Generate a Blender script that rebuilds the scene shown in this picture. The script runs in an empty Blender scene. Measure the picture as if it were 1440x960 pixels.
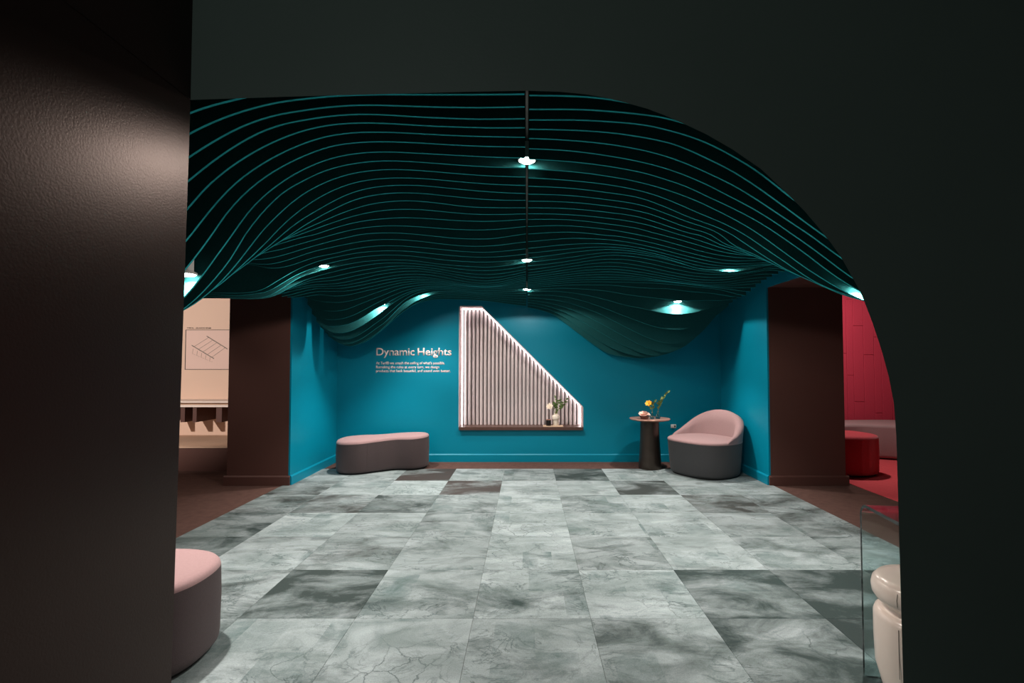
import bpy, bmesh, math, random
import numpy as np
from mathutils import Vector, Matrix

random.seed(7)
# ------------------------------------------------------------------ camera
F = 700.0                      # focal length in pixels of the 1440 wide frame
CX, CY = 741.0, 490.0          # principal point
PITCH = math.atan(22.0 / 700.0)
EYE = 1.40
cam_d = bpy.data.cameras.new('camera')
cam_d.sensor_width = 36.0
cam_d.lens = 36.0 * F / 1440.0
cam_d.shift_x = -(CX - 720.0) / 1440.0
cam_d.shift_y = (CY - 480.0) / 1440.0
cam_d.clip_start = 0.05
cam = bpy.data.objects.new('camera', cam_d)
cam.location = (0, 0, EYE)
cam.rotation_euler = (math.pi / 2 + PITCH, 0, 0)
bpy.context.scene.collection.objects.link(cam)
bpy.context.scene.camera = cam

# ------------------------------------------------------------------ world, exposure
W = bpy.data.worlds.new('world')
bpy.context.scene.world = W
W.use_nodes = True
W.node_tree.nodes['Background'].inputs[0].default_value = (0.80, 0.92, 0.88, 1)
W.node_tree.nodes['Background'].inputs[1].default_value = 0.035
vs = bpy.context.scene.view_settings
vs.view_transform = 'Standard'
vs.look = 'None'
vs.exposure = 0.0
vs.gamma = 1.0
vs.use_curve_mapping = False

C = bpy.context.scene.collection
SP, CP = math.sin(PITCH), math.cos(PITCH)


def at_y(px, py, Y):
    """pixel -> (x, z) on the upright plane at depth Y"""
    a = (px - CX) / F
    b = (CY - py) / F
    t = Y / (-b * SP + CP)
    return a * t, EYE + t * (b * CP + SP)


def at_z(px, py, z):
    """pixel -> (x, y) on the level plane at height z"""
    a = (px - CX) / F
    b = (CY - py) / F
    t = (z - EYE) / (b * CP + SP)
    return a * t, t * (-b * SP + CP)


# ------------------------------------------------------------------ materials
def srgb(r, g, b):
    def f(c):
        c /= 255.0
        return c / 12.92 if c <= 0.04045 else ((c + 0.055) / 1.055) ** 2.4
    return (f(r), f(g), f(b), 1)


def mat(name, col, rough=0.6, metal=0.0, var=0.12, scale=8.0, bump=0.0, bscale=200.0, spec=0.5,
        trans=0.0, ior=1.45, sheen=0.0):
    m = bpy.data.materials.new(name)
    m.use_nodes = True
    nt = m.node_tree
    p = nt.nodes['Principled BSDF']
    p.inputs['Roughness'].default_value = rough
    p.inputs['Metallic'].default_value = metal
    p.inputs['Specular IOR Level'].default_value = spec
    p.inputs['Transmission Weight'].default_value = trans
    p.inputs['IOR'].default_value = ior
    p.inputs['Sheen Weight'].default_value = sheen
    tc = nt.nodes.new('ShaderNodeTexCoord')
    n = nt.nodes.new('ShaderNodeTexNoise')
    n.inputs['Scale'].default_value = scale
    n.inputs['Detail'].default_value = 4
    nt.links.new(tc.outputs['Object'], n.inputs['Vector'])
    mx = nt.nodes.new('ShaderNodeMix')
    mx.data_type = 'RGBA'
    mx.inputs[6].default_value = tuple(c * (1 - var) for c in col[:3]) + (1,)
    mx.inputs[7].default_value = tuple(min(1, c * (1 + var)) for c in col[:3]) + (1,)
    nt.links.new(n.outputs['Fac'], mx.inputs[0])
    nt.links.new(mx.outputs[2], p.inputs['Base Color'])
    if bump > 0:
        n2 = nt.nodes.new('ShaderNodeTexNoise')
        n2.inputs['Scale'].default_value = bscale
        n2.inputs['Detail'].default_value = 3
        nt.links.new(tc.outputs['Object'], n2.inputs['Vector'])
        bp = nt.nodes.new('ShaderNodeBump')
        bp.inputs['Strength'].default_value = bump
        bp.inputs['Distance'].default_value = 0.004
        nt.links.new(n2.outputs['Fac'], bp.inputs['Height'])
        nt.links.new(bp.outputs['Normal'], p.inputs['Normal'])
    return m


def emit(name, col, strength):
    m = bpy.data.materials.new(name)
    m.use_nodes = True
    p = m.node_tree.nodes['Principled BSDF']
    p.inputs['Base Color'].default_value = col
    p.inputs['Emission Color'].default_value = col
    p.inputs['Emission Strength'].default_value = strength
    return m


def floor_tile_mat():
    m = bpy.data.materials.new('marbled_carpet')
    m.use_nodes = True
    nt = m.node_tree
    N = nt.nodes
    Lk = nt.links.new
    p = N['Principled BSDF']
    p.inputs['Roughness'].default_value = 0.75
    p.inputs['Specular IOR Level'].default_value = 0.3
    tc = N.new('ShaderNodeTexCoord')
    oi = N.new('ShaderNodeObjectInfo')
    mul = N.new('ShaderNodeMath'); mul.operation = 'MULTIPLY'; mul.inputs[1].default_value = 37.0
    Lk(oi.outputs['Random'], mul.inputs[0])
    cmb = N.new('ShaderNodeCombineXYZ')
    Lk(mul.outputs[0], cmb.inputs[0]); Lk(mul.outputs[0], cmb.inputs[2])
    va = N.new('ShaderNodeVectorMath'); va.operation = 'ADD'
    Lk(tc.outputs['Object'], va.inputs[0]); Lk(cmb.outputs[0], va.inputs[1])

    def noise(scale, detail, dist=0.0, stretch=None):
        n = N.new('ShaderNodeTexNoise')
        n.inputs['Scale'].default_value = scale
        n.inputs['Detail'].default_value = detail
        n.inputs['Distortion'].default_value = dist
        n.inputs['Roughness'].default_value = 0.62
        if stretch:
            mp = N.new('ShaderNodeMapping')
            mp.inputs['Scale'].default_value = stretch
            Lk(va.outputs[0], mp.inputs['Vector'])
            Lk(mp.outputs[0], n.inputs['Vector'])
        else:
            Lk(va.outputs[0], n.inputs['Vector'])
        return n

    def ramp(src, a, b, c0=(0, 0, 0, 1), c1=(1, 1, 1, 1)):
        r = N.new('ShaderNodeValToRGB')
        r.color_ramp.elements[0].position = a
        r.color_ramp.elements[0].color = c0
        r.color_ramp.elements[1].position = b
        r.color_ramp.elements[1].color = c1
        Lk(src, r.inputs[0])
        return r

    def mixc(fac, a, b, mode='MIX'):
        x = N.new('ShaderNodeMix'); x.data_type = 'RGBA'; x.blend_type = mode
        for i, s in ((0, fac), (6, a), (7, b)):
            if isinstance(s, (int, float)):
                x.inputs[i].default_value = s
            elif isinstance(s, tuple):
                x.inputs[i].default_value = s
            else:
                Lk(s, x.inputs[i])
        return x.outputs[2]

    sep = N.new('ShaderNodeSeparateColor')
    Lk(oi.outputs['Color'], sep.inputs[0])
    # base wash
    w = noise(2.0, 7, 0.9, (1.0, 2.0, 1.0))
    base = mixc(ramp(w.outputs['Fac'], 0.28, 0.70).outputs[0], srgb(118, 134, 132), srgb(188, 200, 202))
    # straight edged darker patches of the print
    sn = N.new('ShaderNodeVectorMath'); sn.operation = 'SNAP'; sn.inputs[1].default_value = (0.21, 0.29, 10.0)
    Lk(va.outputs[0], sn.inputs[0])
    wn = N.new('ShaderNodeTexWhiteNoise'); wn.noise_dimensions = '2D'
    Lk(sn.outputs[0], wn.inputs['Vector'])
    pf_ = noise(3.2, 4, 0.6)
    pa = N.new('ShaderNodeMath'); pa.operation = 'MULTIPLY'
    Lk(ramp(wn.outputs['Value'], 0.60, 0.95).outputs[0], pa.inputs[0])
    Lk(ramp(pf_.outputs['Fac'], 0.42, 0.70).outputs[0], pa.inputs[1])
    base = mixc(pa.outputs[0], base, srgb(96, 118, 117))
    # dye stains: broad dark clouds, their amount set per tile
    s = noise(2.1, 9, 0.45, (1.0, 1.8, 1.0))
    sub = N.new('ShaderNodeMath'); sub.operation = 'ADD'
    Lk(s.outputs['Fac'], sub.inputs[0]); Lk(sep.outputs[0], sub.inputs[1])
    st = ramp(sub.outputs[0], 0.58, 0.80)
    stain = mixc(sep.outputs[1], srgb(44, 68, 66), srgb(78, 70, 66))
    c = mixc(st.outputs[0], base, stain)
    # wispy veins that run where the dye pooled
    vn = noise(2.4, 5, 2.2, (1.0, 1.7, 1.0))
    ab = N.new('ShaderNodeMath'); ab.operation = 'SUBTRACT'; ab.inputs[1].default_value = 0.5
    Lk(vn.outputs['Fac'], ab.inputs[0])
    ab2 = N.new('ShaderNodeMath'); ab2.operation = 'ABSOLUTE'
    Lk(ab.outputs[0], ab2.inputs[0])
    vein = ramp(ab2.outputs[0], 0.0, 0.028, (1, 1, 1, 1), (0, 0, 0, 1))
    # fine crackle, only in patches
    dn = noise(4.0, 5)
    vadd = N.new('ShaderNodeMix'); vadd.data_type = 'VECTOR'
    vadd.inputs[0].default_value = 0.16
    Lk(va.outputs[0], vadd.inputs[4]); Lk(dn.outputs['Color'], vadd.inputs[5])
    vo = N.new('ShaderNodeTexVoronoi'); vo.feature = 'DISTANCE_TO_EDGE'
    vo.inputs['Scale'].default_value = 6.5
    Lk(vadd.outputs[1], vo.inputs['Vector'])
    crack = ramp(vo.outputs['Distance'], 0.0, 0.030, (1, 1, 1, 1), (0, 0, 0, 1))
    pm = noise(1.5, 3)
    patch = ramp(pm.outputs['Fac'], 0.52, 0.70)
    cm = N.new('ShaderNodeMath'); cm.operation = 'MULTIPLY'
    Lk(crack.outputs[0], cm.inputs[0]); Lk(patch.outputs[0], cm.inputs[1])
    pm2 = noise(1.8, 3, 0.0, (1.3, 1.0, 1.0))
    vm = N.new('ShaderNodeMath'); vm.operation = 'MULTIPLY'
    Lk(vein.outputs[0], vm.inputs[0]); Lk(ramp(pm2.outputs['Fac'], 0.42, 0.66).outputs[0], vm.inputs[1])
    mxx = N.new('ShaderNodeMath'); mxx.operation = 'MAXIMUM'
    Lk(cm.outputs[0], mxx.inputs[0]); Lk(vm.outputs[0], mxx.inputs[1])
    cm2 = N.new('ShaderNodeMath'); cm2.operation = 'MULTIPLY'; cm2.inputs[1].default_value = 0.75
    Lk(mxx.outputs[0], cm2.inputs[0])
    c = mixc(cm2.outputs[0], c, srgb(46, 68, 68))
    # overall lightness of the tile
    gry = N.new('ShaderNodeCombineColor')
    for i in range(3):
        Lk(sep.outputs[2], gry.inputs[i])
    c = mixc(1.0, c, gry.outputs[0], 'MULTIPLY')
    sp = noise(170, 2)
    c = mixc(ramp(sp.outputs['Fac'], 0.30, 0.72).outputs[0], mixc(1.0, c, (.72, .74, .75, 1), 'MULTIPLY'), c)
    Lk(c, p.inputs['Base Color'])
    fb = noise(260, 2)
    bp = N.new('ShaderNodeBump'); bp.inputs['Strength'].default_value = 0.25; bp.inputs['Distance'].default_value = 0.002
    Lk(fb.outputs['Fac'], bp.inputs['Height']); Lk(bp.outputs[0], p.inputs['Normal'])
    return m


M = {
    'teal': mat('teal_paint', srgb(0, 128, 154), 0.42, var=0.03, scale=3, bump=0.05, bscale=120, spec=0.28),
    'felt_edge_lit': mat('teal_felt_lit_edge', srgb(48, 178, 184), 0.95, var=0.10, scale=60, spec=0.1),
    'felt': mat('teal_felt', srgb(34, 92, 94), 0.95, var=0.18, scale=60, bump=0.3, bscale=300, spec=0.1),
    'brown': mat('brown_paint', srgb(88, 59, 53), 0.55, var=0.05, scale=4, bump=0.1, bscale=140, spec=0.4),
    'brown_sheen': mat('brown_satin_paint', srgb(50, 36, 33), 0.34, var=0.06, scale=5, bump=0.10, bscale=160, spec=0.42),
    'arch': mat('dark_green_grey_paint', srgb(98, 112, 106), 0.5, var=0.05, scale=4, bump=0.1, bscale=150),
    'black': mat('black_ceiling_paint', srgb(16, 16, 17), 0.8),
    'carpet': mat('brown_carpet', srgb(86, 64, 58), 0.95, var=0.30, scale=14, bump=0.5, bscale=260, spec=0.1),
    'red_carpet': mat('red_carpet', srgb(200, 78, 84), 0.95, var=0.15, scale=20, bump=0.5, bscale=260, spec=0.1),
    'red_felt': mat('red_felt', srgb(196, 62, 82), 0.95, var=0.14, scale=70, bump=0.3, bscale=260, spec=0.1),
    'red_fabric': mat('dark_red_fabric', srgb(182, 54, 64), 0.9, var=0.1, scale=50, bump=0.3, bscale=300, sheen=0.2),
    'pink_wall': mat('cream_plaster', srgb(226, 196, 176), 0.8, var=0.03, scale=2),
    'cream': mat('cream_board', srgb(238, 224, 214), 0.7, var=0.05, scale=6),
    'tan': mat('tan_boards', srgb(200, 168, 144), 0.7, var=0.10, scale=5),
    'mauve': mat('mauve_wool', srgb(152, 124, 124), 0.95, var=0.10, scale=90, bump=0.4, bscale=350, spec=0.15, sheen=0.1),
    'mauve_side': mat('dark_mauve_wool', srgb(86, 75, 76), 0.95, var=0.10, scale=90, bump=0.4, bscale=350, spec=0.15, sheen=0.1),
    'mauve_dark': mat('grey_wool', srgb(70, 71, 73), 0.95, var=0.10, scale=90, bump=0.4, bscale=350, spec=0.15, sheen=0.1),
    'plinth': mat('black_plinth', srgb(22, 22, 24), 0.7),
    'bronze': mat('dark_bronze', srgb(84, 74, 68), 0.34, metal=0.85, var=0.15, scale=10),
    'copper': mat('rose_metal', srgb(196, 150, 134), 0.35, metal=0.6, var=0.08),
    'metal': mat('grey_metal', srgb(150, 148, 144), 0.45, metal=0.2),
    'white': mat('white_lacquer', srgb(244, 226, 214), 0.22, var=0.04, scale=9),
    'slat': mat('white_felt_slat', srgb(222, 210, 210), 0.8, var=0.03),
    'backing': mat('grey_backing', srgb(150, 146, 148), 0.9, var=0.05),
    'jamb': mat('pale_pink_jamb', srgb(218, 190, 190), 0.6, var=0.03),
    'wood': mat('dark_walnut', srgb(82, 58, 50), 0.35, var=0.25, scale=9, spec=0.5),
    'lightwood': mat('pale_wood', srgb(206, 178, 152), 0.5, var=0.15, scale=20),
    'text': mat('white_vinyl', srgb(250, 226, 220), 0.6, var=0.01),
    'ink': mat('dark_ink', srgb(58, 54, 50), 0.6, var=0.02),
    'inkpale': mat('grey_ink', srgb(150, 138, 130), 0.6, var=0.02),
    'poster': mat('pink_paper', srgb(226, 196, 184), 0.7, var=0.02),
    'glass': mat('clear_glass', srgb(222, 244, 244), 0.02, var=0.0, trans=1.0, ior=1.47),
    'ceramic': mat('cream_ceramic', srgb(234, 220, 204), 0.45, var=0.05, scale=20),
    'candle': mat('black_jar', srgb(26, 22, 22), 0.25),
    'leaf': mat('green_leaf', srgb(92, 116, 62), 0.6, var=0.25, scale=40),
    'stem': mat('green_stem', srgb(120, 132, 70), 0.6, var=0.2, scale=30),
    'petal': mat('pink_petal', srgb(238, 196, 180), 0.6, var=0.08, scale=40),
    'wpetal': mat('cream_petal', srgb(246, 232, 214), 0.6, var=0.05, scale=40),
    'ypetal': mat('yellow_petal', srgb(232, 168, 40), 0.6, var=0.12, scale=40),
    'bowl': mat('brown_bowl', srgb(84, 52, 44), 0.4, var=0.1),
    'outlet': mat('white_plastic', srgb(230, 226, 222), 0.4, var=0.01),
    'led': emit('led_strip', (1.0, 0.95, 0.95, 1), 6.5),
    'lens': emit('lamp_lens', (1.0, 0.88, 0.78, 1), 70.0),
    'tile': floor_tile_mat(),
}
M['brown_sheen'].node_tree.nodes['Principled BSDF'].inputs['Specular Tint'].default_value = (1.0, .66, .54, 1)


# ------------------------------------------------------------------ builders
def new(name, verts, faces, m, parent=None, smooth=False):
    me = bpy.data.meshes.new(name)
    me.from_pydata([tuple(v) for v in verts], [], faces)
    me.update()
    bm = bmesh.new(); bm.from_mesh(me)
    bmesh.ops.recalc_face_normals(bm, faces=bm.faces)
    bm.to_mesh(me); bm.free()
    if smooth:
        for p in me.polygons:
            p.use_smooth = True
    me.materials.append(M[m] if isinstance(m, str) else m)
    o = bpy.data.objects.new(name, me)
    C.objects.link(o)
    if parent:
        o.parent = parent
    return o


def auto(o, ang=40):
    """smooth with sharp edges kept"""
    me = o.data
    bm = bmesh.new(); bm.from_mesh(me)
    for f in bm.faces:
        f.smooth = True
    for e in bm.edges:
        if len(e.link_faces) == 2 and e.calc_face_angle(0) > math.radians(ang):
            e.smooth = False
    bm.to_mesh(me); bm.free()
    return o


class MB:
    def __init__(s):
        s.v, s.f = [], []

    def add(s, v, f):
        k = len(s.v)
        s.v += [tuple(p) for p in v]
        s.f += [tuple(i + k for i in q) for q in f]
        return s

    def box(s, x0, x1, y0, y1, z0, z1):
        return s.add([(x0, y0, z0), (x1, y0, z0), (x1, y1, z0), (x0, y1, z0),
                      (x0, y0, z1), (x1, y0, z1), (x1, y1, z1), (x0, y1, z1)],
                     [(0, 1, 2, 3), (4, 5, 6, 7), (0, 1, 5, 4), (1, 2, 6, 5), (2, 3, 7, 6), (3, 0, 4, 7)])

    def prism_y(s, poly, y0, y1):
        n = len(poly)
        v = [(x, y0, z) for x, z in poly] + [(x, y1, z) for x, z in poly]
        f = [tuple(range(n)), tuple(range(n, 2 * n))]
        f += [(i, (i + 1) % n, n + (i + 1) % n, n + i) for i in range(n)]
        return s.add(v, f)

    def tube(s, pts, r, n=8, r2=None):
        pts = [Vector(p) for p in pts]
        rings = []
        for i, p in enumerate(pts):
            d = (pts[min(i + 1, len(pts) - 1)] - pts[max(i - 1, 0)]).normalized()
            u = d.orthogonal().normalized()
            w = d.cross(u)
            rr = r if r2 is None else r + (r2 - r) * i / (len(pts) - 1)
            rings.append([p + (u * math.cos(2 * math.pi * k / n) + w * math.sin(2 * math.pi * k / n)) * rr for k in range(n)])
        return s.loft(rings)

    def loft(s, rings, cap=True):
        n = len(rings[0])
        v = [p for r in rings for p in r]
        f = []
        for i in range(len(rings) - 1):
            for k in range(n):
                f.append((i * n + k, i * n + (k + 1) % n, (i + 1) * n + (k + 1) % n, (i + 1) * n + k))
        if cap:
            f.append(tuple(range(n)))
            f.append(tuple(range((len(rings) - 1) * n, len(rings) * n)))
        return s.add(v, f)

    def lathe(s, prof, c=(0, 0, 0), n=32):
        return s.loft([[(c[0] + r * math.cos(2 * math.pi * k / n), c[1] + r * math.sin(2 * math.pi * k / n), c[2] + z)
                        for k in range(n)] for r, z in prof])

    def build(s, name, m, parent=None, smooth=None):
        o = new(name, s.v, s.f, m, parent)
        if smooth:
            auto(o, smooth)
        return o


def tag(o, label, cat, group=None):
    o['label'] = label
    o['category'] = cat
    if group:
        o['group'] = group
    return o


def struct(o, label=None):
    o['kind'] = 'structure'
    if label:
        o['label'] = label
    return o


def thing(name, label, cat, loc=(0, 0, 0), rz=0.0, group=None):
    o = bpy.data.objects.new(name, None)
    o.empty_display_size = 0.1
    C.objects.link(o)
    o.location = loc
    o.rotation_euler = (0, 0, rz)
    return tag(o, label, cat, group)


def spline_closed(pts, n=12):
    out = []
    k = len(pts)
    for i in range(k):
        p0, p1, p2, p3 = (Vector(pts[(i + j - 1) % k]) for j in range(4))
        for t in range(n):
            t /= n
            out.append(0.5 * ((2 * p1) + (p2 - p0) * t + (2 * p0 - 5 * p1 + 4 * p2 - p3) * t * t
                              + (3 * p1 - p0 - 3 * p2 + p3) * t ** 3))
    return out


def inset(poly, d):
    n = len(poly)
    area = sum(poly[i][0] * poly[(i + 1) % n][1] - poly[(i + 1) % n][0] * poly[i][1] for i in range(n))
    sg = 1 if area > 0 else -1
    out = []
    for i in range(n):
        t = Vector(poly[(i + 1) % n][:2]) - Vector(poly[i - 1][:2])
        t.normalize()
        nrm = Vector((-t.y, t.x)) * sg
        out.append(Vector(poly[i][:2]) + nrm * d)
    return out


# ------------------------------------------------------------------ room dimensions
YA, YA2 = 1.55, 1.62          # arch wall
YP = 5.80                     # front of the two pillars
YB = 7.20                     # back wall
XL, XR = -2.74, 2.80          # teal side walls
CEIL = 3.0

# ------------------------------------------------------------------ floor
fl = struct(MB().box(-8, 9, -3.0, 10, -0.06, 0.0).build('floor', 'carpet'), 'brown carpet floor around the marbled carpet tiles')
TX0, TY0, TS = 0.35, 2.78, 0.646
xs = [-2.82] + [TX0 + TS * k for k in range(-4, 4)] + [2.84]
ys = [1.48 - TS] + [TY0 + 0.648 * k for k in range(-2, 7)] + []
ys[-1] = 6.70
tile_meshes = {}
# tones read off the photograph: (dye amount, brown share, lightness) for tiles by column, row (row 0 = nearest)
special = {
    # row near the back wall
    (0, 8): (0.02, 0.1, 1.0), (1, 8): (0.00, 0.1, 1.05), (2, 8): (0.02, .2, 1.0), (3, 8): (0.30, 1.0, .80), (4, 8): (0.05, .2, .98),
    (5, 8): (0.06, .2, .93), (6, 8): (0.22, .2, .85), (7, 8): (0.02, .2, 1.0),
    (2, 7): (0.05, .2, 1.0), (3, 7): (0.02, .2, 1.05), (4, 7): (0.22, 1.0, .86), (5, 7): (0.02, .2, .98), (6, 7): (0.04, .3, .95),
    (7, 7): (0.20, .4, .80), (1, 6): (0.12, .5, .92), (2, 6): (0.14, .6, .92), (3, 6): (0.18, .2, .88), (4, 6): (.10, .2, .95),
    (5, 6): (0.02, 0, 1.08), (6, 6): (0.05, .2, .95), (7, 6): (0.02, .3, 1.0), (8, 6): (0.16, .6, .92),
    (1, 5): (0.10, .1, .90), (2, 5): (-.06, 0, 1.16), (3, 5): (0.00, .4, 1.0), (4, 5): (0.06, .3, .96), (5, 5): (-.02, 0, 1.08),
    (6, 5): (0.0, .2, 1.02), (7, 5): (0.0, 0, 1.06), (8, 5): (0.04, .5, .95),
    (1, 4): (0.16, .1, .90), (2, 4): (0.04, .3, 1.0), (3, 4): (0.10, .4, .94), (4, 4): (0.06, .2, .96), (5, 4): (0.04, 0, 1.08),
    (6, 4): (0.08, .2, .92), (7, 4): (0.02, .4, 1.0), (8, 4): (0.04, .2, .96),
    (1, 3): (0.10, .2, .95), (2, 3): (0.12, .3, .95), (3, 3): (0.20, .2, .92), (4, 3): (0.06, .1, 1.0), (5, 3): (0.08, .1, 1.10),
    (6, 3): (0.02, 0, 1.08), (7, 3): (0.20, .1, .88), (8, 3): (0.26, .1, .82), (9, 3): (0.26, .1, .78), (9, 2): (.28, .1, .75),
    (2, 2): (0.16, .1, .92), (3, 2): (0.06, .1, 1.0), (4, 2): (0.02, .1, 1.04), (5, 2): (0.02, .1, 1.06), (6, 2): (0.08, .2, 1.0),
    (7, 2): (0.20, .1, .86), (8, 2): (0.28, .1, .76),
}
rt = random.Random(3)
for j in range(len(ys) - 1):
    for i in range(len(xs) - 1):
        w = xs[i + 1] - xs[i]
        d = ys[j + 1] - ys[j]
        key = (round(w, 3), round(d, 3))
        g = 0.0006
        if key not in tile_meshes:
            mb = MB()
            a, b = w / 2 - g, d / 2 - g
            mb.loft([[(-a, -b, 0), (a, -b, 0), (a, b, 0), (-a, b, 0)],
                     [(-a, -b, .004), (a, -b, .004), (a, b, .004), (-a, b, .004)],
                     [(-a + .0012, -b + .0012, .005), (a - .0012, -b + .0012, .005), (a - .0012, b - .0012, .005), (-a + .0012, b - .0012, .005)]])
            o = mb.build('floor_tile', 'tile', fl)
            tile_meshes[key] = o.data
        else:
            o = bpy.data.objects.new('floor_tile', tile_meshes[key])
            C.objects.link(o)
            o.parent = fl
        o.location = ((xs[i] + xs[i + 1]) / 2, (ys[j] + ys[j + 1]) / 2, 0.0)
        r = special.get((i + 1, j), (rt.uniform(0.0, .18), rt.uniform(0, .5), rt.uniform(.9, 1.05)))
        o.color = (max(0.0, r[0] + .02), r[1], max(.2, (1 + (r[2] - 1) * 1.6) * 0.76), 1)
MB().box(3.78, 9, 1.8, 8.4, 0.0, 0.006).build('red_carpet', 'red_carpet', fl)

# ------------------------------------------------------------------ ceiling, walls
struct(MB().box(-8, 9, -3.0, 10, CEIL, CEIL + 0.1).build('ceiling', 'black'), 'black painted ceiling above the baffles')

# niche outline on the back wall
NX0, NX1 = at_y(646.5, 500, YB)[0], at_y(819, 590, YB)[0]
NZT, NZB = at_y(646, 431, YB)[1], at_y(646, 601, YB)[1]
NXT = at_y(677, 431, YB)[0]
NZR = at_y(819, 572, YB)[1]
def base_x(x0, x1, y, sg):
    q = [(0, 0), (.018 * sg, 0), (.018 * sg, .100), (.004 * sg, .114), (0, .114)]
    return MB().loft([[(x, y + d, z) for d, z in q] for x in (x0, x1)])


def base_y(y0, y1, x, sg):
    q = [(0, 0), (.018 * sg, 0), (.018 * sg, .100), (.004 * sg, .114), (0, .114)]
    return MB().loft([[(x + d, y, z) for d, z in q] for y in (y0, y1)])


wb = MB()
wb.prism_y([(XL, 0), (NX0, 0), (NX0, CEIL), (XL, CEIL)], YB, YB + .02)
wb.prism_y([(NX0, 0), (NX1, 0), (NX1, NZB), (NX0, NZB)], YB, YB + .02)
wb.prism_y([(NX0, NZT), (NXT, NZT), (NXT, CEIL), (NX0, CEIL)], YB, YB + .02)
wb.prism_y([(NXT, NZT), (NX1, NZR), (NX1, CEIL), (NXT, CEIL)], YB, YB + .02)
wb.prism_y([(NX1, 0), (XR, 0), (XR, CEIL), (NX1, CEIL)], YB, YB + .02)
struct(wb.build('wall_back', 'teal'), 'teal back wall with the slatted niche')
struct(base_x(XL, XR, YB, -1).build('baseboard_back', 'teal'))
struct(MB().box(XL - .02, XL, YP, YB + .02, 0, CEIL).build('wall_left', 'teal'), 'teal side wall left of the bench')
struct(base_y(YP, YB, XL, 1).build('baseboard_left', 'teal'))
struct(MB().box(XR, XR + .02, YP, YB + .02, 0, CEIL).build('wall_right', 'teal'), 'teal side wall right of the lounge chair')
struct(base_y(YP, YB, XR, -1).build('baseboard_right', 'teal'))
# pillars
PXL, PXR = at_y(321, 550, YP)[0], at_y(1187, 550, YP)[0]
struct(MB().box(PXL, XL - .02, YP, 7.63, 0, CEIL).build('wall_left_pillar', 'brown'), 'dark brown pillar between teal wall and cream room')
struct(base_x(PXL - .03, XL, YP, -1).build('baseboard_left_pillar', 'brown'))
struct(MB().box(XR + .02, PXR, YP, 8.2, 0, CEIL).build('wall_right_pillar', 'brown'), 'dark brown pillar between teal wall and red room')
struct(base_x(XR, PXR + .03, YP, -1).build('baseboard_right_pillar', 'brown'))
# bulkhead over the right aisle: teal inner face, brown soffit
SOF = at_y(1075, 404, YP)[1]
struct(MB().box(XR, XR + .02, YA2, YP, SOF, CEIL).build('trim_1', 'teal'), 'teal bulkhead face above the right aisle')
struct(MB().box(XR + .02, 3.9, YA2, YP, SOF, SOF + .03).build('trim_2', 'brown'), 'brown soffit above the right aisle')

# arch wall: opening outline read as pixels on the wall plane
arch_px = [(268, 140.5), (330, 138.4), (415, 135.6), (500, 133.2), (585, 131), (660, 129), (742, 127.5), (787, 129), (823, 132.5),
           (852, 137.4), (879, 144), (910, 152.8), (932, 161), (959, 172.5), (994.5, 189.5), (1030, 210), (1070, 237.5),
           (1109, 274), (1132.6, 298), (1150, 318.5), (1168, 341), (1182.5, 361), (1198.7, 390), (1209, 409), (1216, 425),
           (1226.7, 453), (1240, 493), (1250, 530), (1257, 567), (1260.5, 613), (1263, 663), (1265, 700)]
arch = [at_y(px, py, YA) for px, py in arch_px]
XJ = arch[0][0]
XE = at_y(1265.5, 720, YA)[0]
arch = arch[:-2] + [(XE, 0.0)]
TOPZ = CEIL
# the reveal is undercut: the opening is wider at the back of the wall, so its front edge is a crisp line
back = []
for i in range(len(arch)):
    t = Vector(arch[min(i + 1, len(arch) - 1)]) - Vector(arch[max(i - 1, 0)])
    t.normalize()
    back.append((arch[i][0] - t.y * .075, arch[i][1] + t.x * .075))
back[0] = (arch[0][0], back[0][1])
back[-1] = (arch[-1][0] + .075, 0.0)
na = len(arch)
v = [(x, YA, z) for x, z in arch] + [(x, YA2, z) for x, z in back]
v += [(x, YA, TOPZ) for x, z in arch] + [(x, YA2, TOPZ) for x, z in back]
v += [(8.0, YA, 0), (8.0, YA, TOPZ), (8.0, YA2, 0), (8.0, YA2, TOPZ)]
f = []
for i in range(na - 2):
    f += [(i, i + 1, 2 * na + i + 1, 2 * na + i), (na + i, 3 * na + i, 3 * na + i + 1, na + i + 1)]
for i in range(na - 1):
    f.append((i, na + i, na + i + 1, i + 1))
e4 = 4 * na
f += [(na - 2, na - 1, e4, e4 + 1, 3 * na - 2), (2 * na - 2, 4 * na - 2, e4 + 3, e4 + 2, 2 * na - 1), (e4, e4 + 2, e4 + 3, e4 + 1)]
o = new('wall_arch', v, f, 'arch')
struct(o, 'dark grey green wall with the arched opening')
# entry wall on the left, its joint level with the head of the opening
ZJ = arch[0][1]
XJ0 = at_y(247, 770, YA)
BAT = (XJ - XJ0[0]) / (ZJ - XJ0[1])


def xw(z):
    return XJ - BAT * (ZJ - z) if z < ZJ else XJ


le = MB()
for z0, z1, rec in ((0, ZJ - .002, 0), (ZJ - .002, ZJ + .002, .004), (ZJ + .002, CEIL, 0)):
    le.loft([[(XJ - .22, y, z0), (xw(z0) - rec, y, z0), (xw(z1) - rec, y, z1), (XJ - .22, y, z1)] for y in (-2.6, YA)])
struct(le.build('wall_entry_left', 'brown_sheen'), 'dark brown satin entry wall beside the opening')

# side walls that close the aisle rooms, and the wall behind the entry wall
struct(MB().box(-7.05, -7.0, YA, 7.63, 0, CEIL).build('wall_aisle_left', 'brown'), 'brown side wall of the cream room')
struct(MB().box(-7.0, XJ - .22, YA, YA2, 0, CEIL).build('wall_aisle_front', 'brown'), 'brown wall beside the entry')
struct(MB().box(8.0, 8.05, YA, 8.26, 0, CEIL).build('wall_red_side', 'red_felt'), 'red side wall of the red room')

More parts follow.
